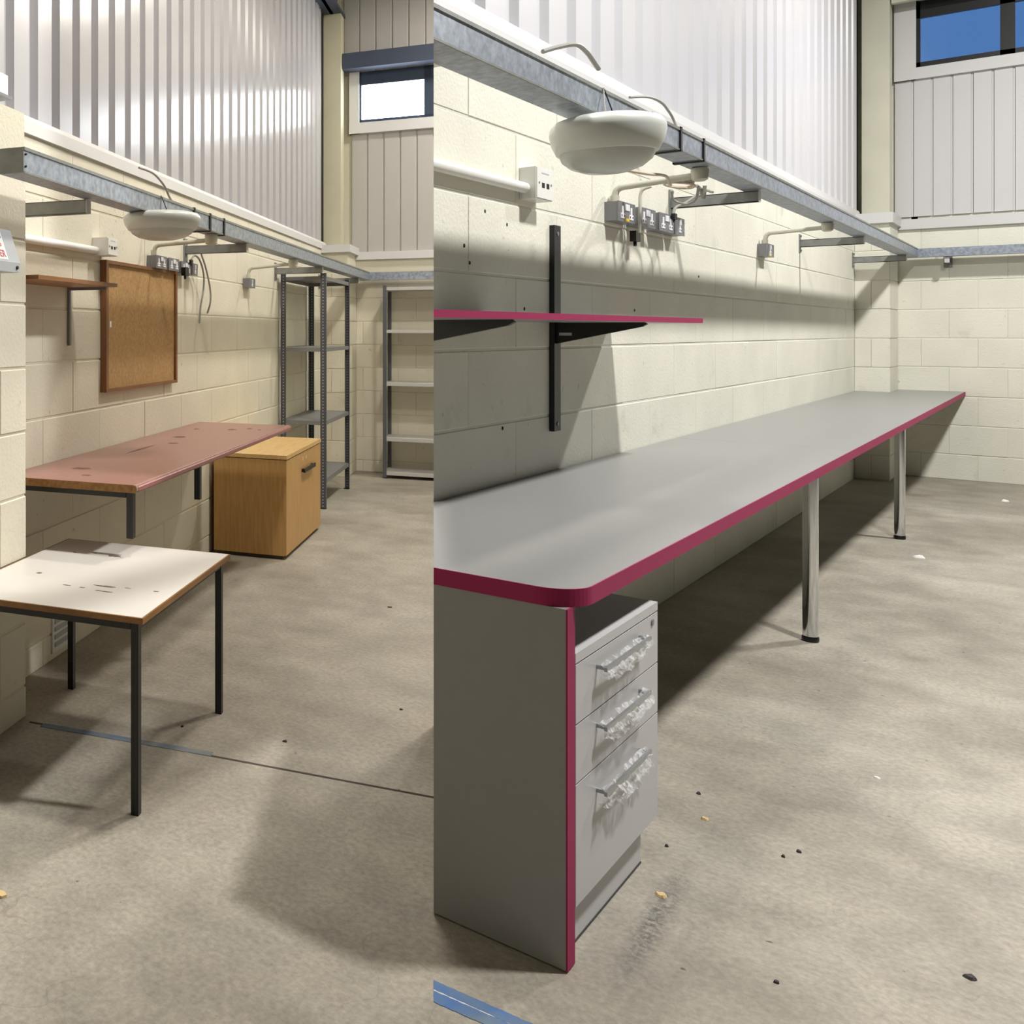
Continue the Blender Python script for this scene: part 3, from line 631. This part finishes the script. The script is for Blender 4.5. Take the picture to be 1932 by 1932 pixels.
single(RB, 'cable', G().tube([(BW+.075,5.20,1.925),(BW+.08,5.19,2.03),(BW+.085,5.19,2.12),(BW+.13,5.19,2.142)], .007, 8), 'pipe_cream', 'pale flex dropping from the thick pipe to the hanging plug', 'cable', cg, smooth=True)
single(RB, 'cable', G().tube([(BW+.07,5.78,2.063),(BW+.075,5.80,2.10),(BW+.11,5.86,2.13),(BW+.17,5.93,2.19),(BW+.22,5.9,2.175)], .007, 8), 'cable_grey', 'short grey flex from the plug in the third right socket', 'cable', cg, smooth=True)
single(RB, 'cable', G().tube([(BW+.25,5.62,2.178),(BW+.24,5.64,2.12),(BW+.23,5.63,2.16),(BW+.22,5.6,2.178)], .009, 8), 'cable_grey', 'grey cable loop behind the right bracket arm', 'cable', cg, smooth=True)
single(RA, 'cable', G().tube([(AW+.07,5.58,1.878),(AW+.07,5.64,1.907),(AW+.07,5.74,1.888),(AW+.07,5.82,1.81),(AW+.07,5.82,1.715),(AW+.07,5.76,1.60),(AW+.07,5.735,1.50)], .006, 8), 'cable_grey', 'grey cable looping from the small left plug and hanging down', 'cable', cg, smooth=True)
single(RA, 'cable', G().tube([(AW+.07,5.73,1.96),(AW+.07,5.78,1.92),(AW+.07,5.87,1.84),(AW+.07,5.955,1.72),(AW+.07,5.96,1.635),(AW+.07,5.90,1.565)], .006, 8), 'cable_grey', 'grey cable end hanging furthest right beside the cork board', 'cable', cg, smooth=True)
single(RA, 'cable', G().tube([(AW+.10,4.65,2.285),(AW+.13,4.78,2.272),(AW+.14,4.92,2.225),(AW+.15,5.0,2.16),(AW+.25,4.95,2.07),(AW+.30,4.9,2.056)], .006, 8), 'cable_grey', 'grey cable arching onto the left beam above the oval lamp', 'cable', cg, smooth=True)
# cable and bracket left of the right beam
t = thing(RB, 'junction_box', 'white trunking box under the near end of the right beam', 'box', (-1.38, 2.95, 2.25))
part(t, 'body', G().box(-1.52, -1.27, 2.4, 2.67, 2.205, 2.265), 'white_plastic', clip=True)
t2 = thing(RA, 'junction_box', 'small white box on the cladding at the upper left edge', 'box', (AW+.02, 3.35, 2.36))
part(t2, 'body', G().box(AW+.005, AW+.05, 3.22, 3.372, 2.375, 2.455), 'white_plastic', bevel=.004); part(t2, 'base_plate', G().box(AW+.005, AW+.06, 3.21, 3.39, 2.362, 2.374), 'metal_grey')
# holes drilled in the right wall
for y, z in ((3.63, 1.90), (3.83, 1.865), (3.455, 1.76), (3.50, 1.70), (4.00, 1.54), (5.38, 1.555), (3.79, 1.075), (6.55,1.77)):
    part(wall_b, 'drill_hole', G().tube([(BW-.002, y, z), (BW+.0016, y, z)], .0075, 8), 'hole_dark')

# ------------------------------------------------------------------ LEFT BAY
# white school table ---------------------------------------------------
t = thing(RA, 'table', 'white topped table with worn marks on square black legs', 'table', (-1.4, 3.15, 0))
TX0, TX1, TY0, TY1, TZ = -1.735, -1.05, 2.70, 3.62, .60
part(t, 'table_top', G().box(TX0+.006, TX1-.006, TY0+.006, TY1-.006, TZ-.018, TZ), 'table_white', bevel=.001)
g = G()
for a in ((TX0, TX1, TY0, TY0+.006), (TX0, TX1, TY1-.006, TY1), (TX0, TX0+.006, TY0+.006, TY1-.006), (TX1-.006, TX1, TY0+.006, TY1-.006)): g.box(*a, TZ-.0185, TZ-.0005)
part(t, 'edging', g, 'table_edge', 'brown wooden edging')
for a, b in ((TX0+.03, TY0+.022), (TX1-.035, TY0+.022), (TX0+.03, TY1-.045), (TX1-.035, TY1-.045)):
    part(t, 'leg', G().box(a-.012, a+.012, b, b+.024, 0, TZ-.0185), 'black_steel', bevel=.001)
for a in ((TX0+.045, TX1-.05, TY0+.024, TY0+.042), (TX0+.045, TX1-.05, TY1-.042, TY1-.024), (TX0+.02, TX0+.038, TY0+.05, TY1-.05), (TX1-.043, TX1-.025, TY0+.05, TY1-.05)):
    part(t, 'rail', G().box(*a, TZ-.045, TZ-.0187), 'black_steel')
rnd = random.Random(3)
for (x, y, w_, d) in ((-1.437,3.405,.05,.022),(-1.30,2.99,.075,.012),(-1.28,2.93,.06,.010),(-1.42,2.95,.03,.008),(-1.36,2.945,.02,.008),(-1.22,3.0,.02,.008),(-1.12,3.0,.018,.010),(-1.60,3.40,.02,.01),(-1.53,3.42,.025,.01),(-1.58,3.06,.02,.02)):
    g = G(); n = 14; pts = [(x+w_*(.5+.12*rnd.uniform(-1,1))*math.cos(2*math.pi*k/n), y+d*(.5+.25*rnd.uniform(-1,1))*math.sin(2*math.pi*k/n), TZ) for k in range(n)]
    g.prism(pts, (0,0,.0006)); part(t, 'worn_mark', g, 'scuff')
# wall mounted desk with red brown top -----------------------------------
t = thing(RA, 'wall_desk', 'red brown laminate desk fixed to the left wall', 'desk', (-1.63, 4.7, .66))
DZ = .875; DX = -1.345; D0, D1 = 3.395, 5.95
prof = [(AW+.003, D0, DZ), (DX-.012, D0, DZ), (DX-.004, D0, DZ-.003), (DX, D0, DZ-.012), (DX, D0, DZ-.022), (DX-.006, D0, DZ-.030), (AW+.003, D0, DZ-.030)]
part(t, 'desk_top', G().prism(prof, (0, D1-D0, 0)), 'red_laminate')
part(t, 'front_edge', G().prism([(DX-.006, D0+.02, DZ-.004), (DX+.0015, D0+.02, DZ-.010), (DX+.0015, D0+.02, DZ-.023), (DX-.006, D0+.02, DZ-.0305)], (0, D1-D0-.02, 0)), 'red_edge', 'pinkish rounded front edge')
part(t, 'end_edge', G().box(AW+.003, DX-.004, D0-.002, D0, DZ-.030, DZ-.001), 'chipboard', 'bare chipboard end')
part(t, 'end_edge', G().box(AW+.003, DX-.004, D1, D1+.002, DZ-.030, DZ-.001), 'red_edge')
for y in (3.425, 4.235):
    ar = part(t, 'bracket_arm', G().box(AW+.002, DX-.05, y-.015, y+.015, DZ-.052, DZ-.0302), 'black_steel')
    part(t, 'bracket_post', G().box(DX-.048, DX-.022, y-.014, y+.014, DZ-(.205 if y < 4 else .185), DZ-.0302), 'black_steel', bevel=.002)
for (x, y, w_, d) in ((-1.72,3.72,.09,.05),(-1.62,3.55,.04,.03),(-1.75,5.05,.07,.08),(-1.68,4.75,.05,.05),(-1.74,4.45,.02,.3),(-1.60,5.55,.05,.06),(-1.52,5.65,.03,.05),(-1.45,5.6,.02,.04),(-1.80,5.5,.03,.06)):
    g = G(); n = 12; pts = [(x+w_*(.5+.15*rnd.uniform(-1,1))*math.cos(2*math.pi*k/n), y+d*(.5+.2*rnd.uniform(-1,1))*math.sin(2*math.pi*k/n), DZ) for k in range(n)]
    g.prism(pts, (0,0,.0005)); part(t, 'worn_mark', g, 'scuff_red')
# oak cabinet -------------------------------------------------------------
t = thing(RA, 'cabinet', 'oak veneer low cabinet with black handle beside the red brown desk', 'cabinet', (-1.66, 6.7, 0))
CX, C0, C1 = -1.435, 6.15, 7.24
part(t, 'body', G().box(-1.895, CX, C0, C1, .025, .632), 'oak', bevel=.001)
part(t, 'plinth', G().box(-1.88, CX-.01, C0+.012, C1-.02, 0, .026), 'plinth_dark')
part(t, 'lid', G().box(-1.90, CX+.020, C0-.003, C1+.003, .637, .662), 'oak_top', bevel=.002)
dr = part(t, 'door', G().box(CX, CX+.016, C0+.002, C1-.002, .028, .631), 'oak', bevel=.001)
hx = CX+.016
g = G().box(hx, hx+.022, 6.60, 6.63, .500, .522); g.box(hx, hx+.022, 6.90, 6.93, .500, .522); g.box(hx+.016, hx+.026, 6.585, 6.945, .498, .524); part(dr, 'handle', g, 'black_plastic', bevel=.002)
for y in (6.62, 6.73): part(dr, 'torn_label', G().box(hx, hx+.0006, y, y+.035, .575, .60), 'wood_chip')
# cork board ----------------------------------------------------------------
t = thing(RA, 'notice_board', 'cork notice board in a brown wooden frame on the left wall', 'board', (AW, 4.91, 1.15))
N0, N1, Z0, Z1 = 4.385, 5.435, 1.15, 1.80
part(t, 'cork', G().box(AW+.006, AW+.022, N0+.02, N1-.02, Z0+.014, Z1-.014), 'cork')
for a in ((N0, N1, Z1-.017, Z1), (N0, N1, Z0, Z0+.017), (N0, N0+.028, Z0+.017, Z1-.017), (N1-.028, N1, Z0+.017, Z1-.017)):
    part(t, 'frame_rail', G().box(AW+.002, AW+.034, *a), 'board_frame', bevel=.002)
part(t, 'chip_mark', G().box(AW+.022, AW+.0226, 4.455, 4.475, 1.47, 1.50), 'label_white')
# brown shelf ----------------------------------------------------------------
t = thing(RA, 'wall_shelf', 'brown wooden shelf on a thin steel bracket left of the cork board', 'shelf', (-1.8, 3.7, 1.4))
part(t, 'board', G().box(AW+.002, -1.70, 3.285, 4.055, 1.648, 1.664), 'shelf_wood', bevel=.001)
part(t, 'bracket', G().box(AW+.001, AW+.012, 4.045-.03, 4.045-.012, 1.385, 1.648).box(AW+.012, -1.74, 4.015, 4.033, 1.636, 1.648), 'metal_grey')
# racks ------------------------------------------------------------------------
def rack(label, x0, x1, y0, y1, h, levels, post, shelf, lip, pw=.036):
    t = thing(RA, 'shelving_rack', label, 'shelving', ((x0+x1)/2, (y0+y1)/2, 0))
    for cx, sx in ((x0, 1), (x1, -1)):
        for cy, sy in ((y0, 1), (y1, -1)):
            g = G().box(cx, cx+sx*pw, cy, cy+sy*.003, 0, h); g.box(cx, cx+sx*.003, cy, cy+sy*pw, 0, h)
            p_ = part(t, 'post', g, post); part(p_, 'foot', G().box(cx-.002*sx, cx+sx*(pw+.004), cy-.002*sy, cy+sy*(pw+.004), 0, .006), 'black_plastic')
    for z in levels:
        s = part(t, 'shelf', G().box(x0+.004, x1-.004, y0+.004, y1-.004, z-.002, z), shelf)
        for a in ((x0+.004, x1-.004, y0+.003, y0+.006), (x0+.004, x1-.004, y1-.006, y1-.003), (x0+.003, x0+.006, y0+.006, y1-.006), (x1-.006, x1-.003, y0+.006, y1-.006)):
            part(s, 'lip', G().box(*a, z-.032, z), lip)
rack('tall dark grey perforated steel rack beside the oak cabinet', -1.905, -1.535, 8.05, 9.2, 1.925, (.24, .715, 1.315, 1.90), 'rack_post', 'rack_shelf', 'rack_shelf', .044)
rack('pale grey steel rack standing against the left end wall', -1.345, -.35, 9.98, 10.36, 1.90, (.065, .40, .945, 1.465, 1.885), 'rack_post_plain', 'rack_light', 'rack_light', .034)
# electrical isolator on the pier, warning label -----------------------------------
t = thing(RA, 'isolator_box', 'grey electrical isolator with warning label on the near pier', 'isolator', (-1.68, 2.7, 1.60))
PXF = -1.738
part(t, 'casing', G().prism([(PXF, 2.45, 1.652), (PXF+.125, 2.45, 1.652), (PXF+.125, 2.45, 1.685), (PXF+.085, 2.45, 1.80), (PXF, 2.45, 1.80)], (0,.53,0)), 'box_grey', bevel=.004)
fa = Vector((PXF+.125, 0, 1.685)); fb = Vector((PXF+.085, 0, 1.80)); fd = (fb-fa); nn = Vector((fd.z, 0, -fd.x)).normalized()
def onface(y, s, o=.0008): q = fa+fd*s+nn*o; return (q.x, y, q.z)
def patch(y0, y1, s0, s1, o): return G().prism([onface(y0,s0,o), onface(y1,s0,o), onface(y1,s1,o), onface(y0,s1,o)], nn*.0006)
lb = part(t, 'warning_label', patch(2.645, 2.90, .06, .92, .0004), 'label_white', 'white warning label with red words')
part(lb, 'blue_band', patch(2.655, 2.89, .70, .90, .0011), 'label_blue')
def words(txt, y0, s, size, parent):
    cu = bpy.data.curves.new('words', 'FONT'); cu.body = txt; cu.size = size; cu.align_x = 'RIGHT'; cu.extrude = .0002
    ob = bpy.data.objects.new('words', cu); C.objects.link(ob); bpy.context.view_layer.update()
    me = bpy.data.meshes.new_from_object(ob.evaluated_get(bpy.context.evaluated_depsgraph_get())); bpy.data.objects.remove(ob)
    up = fd.normalized(); right = Vector((0,1,0)); org = Vector(onface(y0, s, .0018)); b = BASE[parent.name]
    for v in me.vertices: v.co = org+right*v.co.x+up*v.co.y+nn*v.co.z-b
    me.materials.clear(); me.materials.append(M['label_red']); o = bpy.data.objects.new('red_words', me); C.objects.link(o); o.parent = parent; BASE[o.name] = b
words('VOLTS', 2.88, .44, .036, lb); words('DANGER', 2.89, .13, .036, lb)
part(t, 'knob', G().tube([(PXF+.124, 2.955, 1.668), (PXF+.130, 2.955, 1.668)], .006, 8), 'black_plastic')
for k, y in enumerate((2.66, 2.74, 2.80)):
    part(t, 'cable', G().tube([(PXF+.05, y, 1.654), (PXF+.05, y-.01, 1.61), (PXF+.045, y-.05, 1.575), (PXF+.04, y-.14, 1.55), (PXF+.03, y-.25, 1.54)], .009, 8), 'cable_grey', smooth=True)
single(RA, 'wall_stud', G().tube([(PXF-.001, 2.90, 1.90), (PXF+.03, 2.90, 1.90)], .018, 10), 'black_plastic', 'black round stud on the pier above the isolator', 'stud')
# wall vent under the table
t = thing(RA, 'wall_vent', 'small white vent plate low on the left wall behind the table', 'vent', (AW, 3.96, .03))
part(t, 'frame', G().box(AW+.001, AW+.008, 3.85, 4.07, .03, .20), 'white_plastic', bevel=.002)
for k in range(4): part(t, 'slat', G().box(AW+.008, AW+.012, 3.87, 4.05, .055+k*.034, .075+k*.034), 'box_grey')

# ------------------------------------------------------------------ marks and scraps on the floor
fl = bpy.data.objects['floor']
def strip(rm, pts, w0, m, name, label, cat, z=.0012, seed=1):
    r = random.Random(seed); g = G(); a, b = Vector(pts[0]), Vector(pts[1]); d = (b-a); n = 40; nr = Vector((-d.y, d.x)).normalized()
    lo = []; hi = []
    for k in range(n+1):
        p = a+d*(k/n); w_ = w0*(1+.07*r.uniform(-1,1)); lo.append((p.x-nr.x*w_/2, p.y-nr.y*w_/2)); hi.append((p.x+nr.x*w_/2, p.y+nr.y*w_/2))
    for k in range(n):
        g.face([(*lo[k],z), (*lo[k+1],z), (*hi[k+1],z), (*hi[k],z)]); g.face([(*lo[k+1],0), (*lo[k],0), (*lo[k],z), (*lo[k+1],z)]); g.face([(*hi[k],0), (*hi[k+1],0), (*hi[k+1],z), (*hi[k],z)])
    return g
# left bay: saw cut across the slab with a worn blue paint line on its first part
g = strip(RA, ((-1.70,3.214), (-.20,3.212)), .012, 'joint_dark', '', '', '', .0008); o = part(fl, 'saw_cut', g, 'joint_dark'); o.rotation_euler = (0,0,RA.a)
single(RA, 'floor_tape', strip(RA, ((-1.645,3.208), (-1.0,3.226)), .034, 0,0,0,0, .0014, 4), 'tape_blue_left', 'worn blue tape line on the floor behind the table leg', 'tape', 'blue floor tapes')
# right bay: blue tape with pale joint
for off, w_, m_, lb_ in ((.032, .036, 'tape_blue', 'bright blue tape strip nearest the camera below the end panel'), (-.004-.022, .03, 'tape_blue', 'worn blue tape strip nearer the grey end panel')):
    y = 2.06-off if off > 0 else 2.056+.022
    g = strip(RB, ((-1.015,y-.012 if off < 0 else y), (-.70,y+.012 if off < 0 else y+.03)), w_, 0,0,0,0, .0014, 9)
    single(RB, 'floor_tape', g, m_, lb_, 'tape', 'blue floor tapes', clip=True)
g = strip(RB, ((-1.015,2.0495), (-.66,2.078)), .006, 0,0,0,0, .001, 2); part(fl, 'joint_line', g, 'joint_pale', clip=True)
def scrap(rm, x, y, s, m_, name, label, cat, seed, h=.006, grp=None):
    r = random.Random(seed); g = G(); n = 9; ring = [(x+s*(.7+.4*r.random())*math.cos(2*math.pi*k/n), y+s*(.6+.5*r.random())*math.sin(2*math.pi*k/n)) for k in range(n)]
    b = [g.bm.verts.new((px, py, .0004)) for px, py in ring]; tp = [g.bm.verts.new((x+(px-x)*.7, y+(py-y)*.7, h*(.5+.6*r.random()))) for px, py in ring]
    for k in range(n): g.bm.faces.new((b[k], b[(k+1)%n], tp[(k+1)%n], tp[k]))
    g.bm.faces.new(tp); g.bm.faces.new(b[::-1])
    single(rm, name, g, m_, label, cat, grp)
sg = 'scraps on the concrete floor'
for px, py, s, m_, nm, lab, cat in (
    (-0.732, 8.183, .035,'paper_white','plastic_scrap','crumpled clear plastic scrap on the floor in front of the second chrome leg','scrap'),
    (-0.453, 11.413, .030,'paper_white','paper_scrap','white paper scrap near the right end wall','scrap'),
    (-0.466, 4.048, .010,'paper_white','paint_flake','small white flake on the open floor right of the pedestal','flake'),
    (-0.785, 3.342, .012,'wood_chip','wood_chip','pale crumb on the floor right of the bottom drawer','chip'),
    (-0.758, 2.810, .016,'wood_chip','wood_chip','tan wood chip just right of the pedestal base','chip'),
    (-0.842, 3.511, .007,'stone_dark','grit','black speck on the floor right of the bottom drawer handle','grit'),
    (-0.577, 3.257, .006,'stone_dark','grit','left one of two black specks on the open floor','grit'),
    (-0.551, 3.318, .007,'stone_dark','grit','right one of two black specks on the open floor','grit'),
    (-0.175, 2.946, .014,'stone_dark','stone','dark stone on the floor at the lower right','stone'),
    (-0.476, 2.616, .006,'stone_dark','grit','dark speck at the bottom of the floor left of the stone','grit'),
    (-0.819, 3.090, .006,'stone_dark','grit','dark speck beside the pedestal plinth corner','grit')):
    scrap(RB, px, py, s, m_, nm, lab, cat, round(px*1000), .006 if s < .02 else .014, sg)
for px, py, s, m_, nm, lab, cat in (
    (-0.798, 3.433, .010,'stone_dark','grit','dark lump on the floor right of the white table','grit'),
    (-1.170, 3.407, .007,'stone_dark','grit','dark speck between the white table legs','grit'),
    (-0.459, 3.906, .007,'stone_dark','grit','dark speck on the floor at the right of the left bay','grit'),
    (-0.684, 5.328, .014,'stone_dark','grit','dark flat scrap on the floor in front of the pale rack','scrap')):
    scrap(RA, px, py, s, m_, nm, lab, cat, round(px*1000), .005, sg)
x, y = -1.241, 2.195; g = G().prism([(x-.05,y+.012,.0005),(x-.0,y+.012,.0005),(x+.014,y,.0005),(x+.006,y-.012,.0005),(x-.05,y-.008,.0005)], (0,0,.006)); single(RA, 'wood_offcut', g, 'wood_chip', 'pale wood sliver on the floor at the left edge', 'offcut', sg)
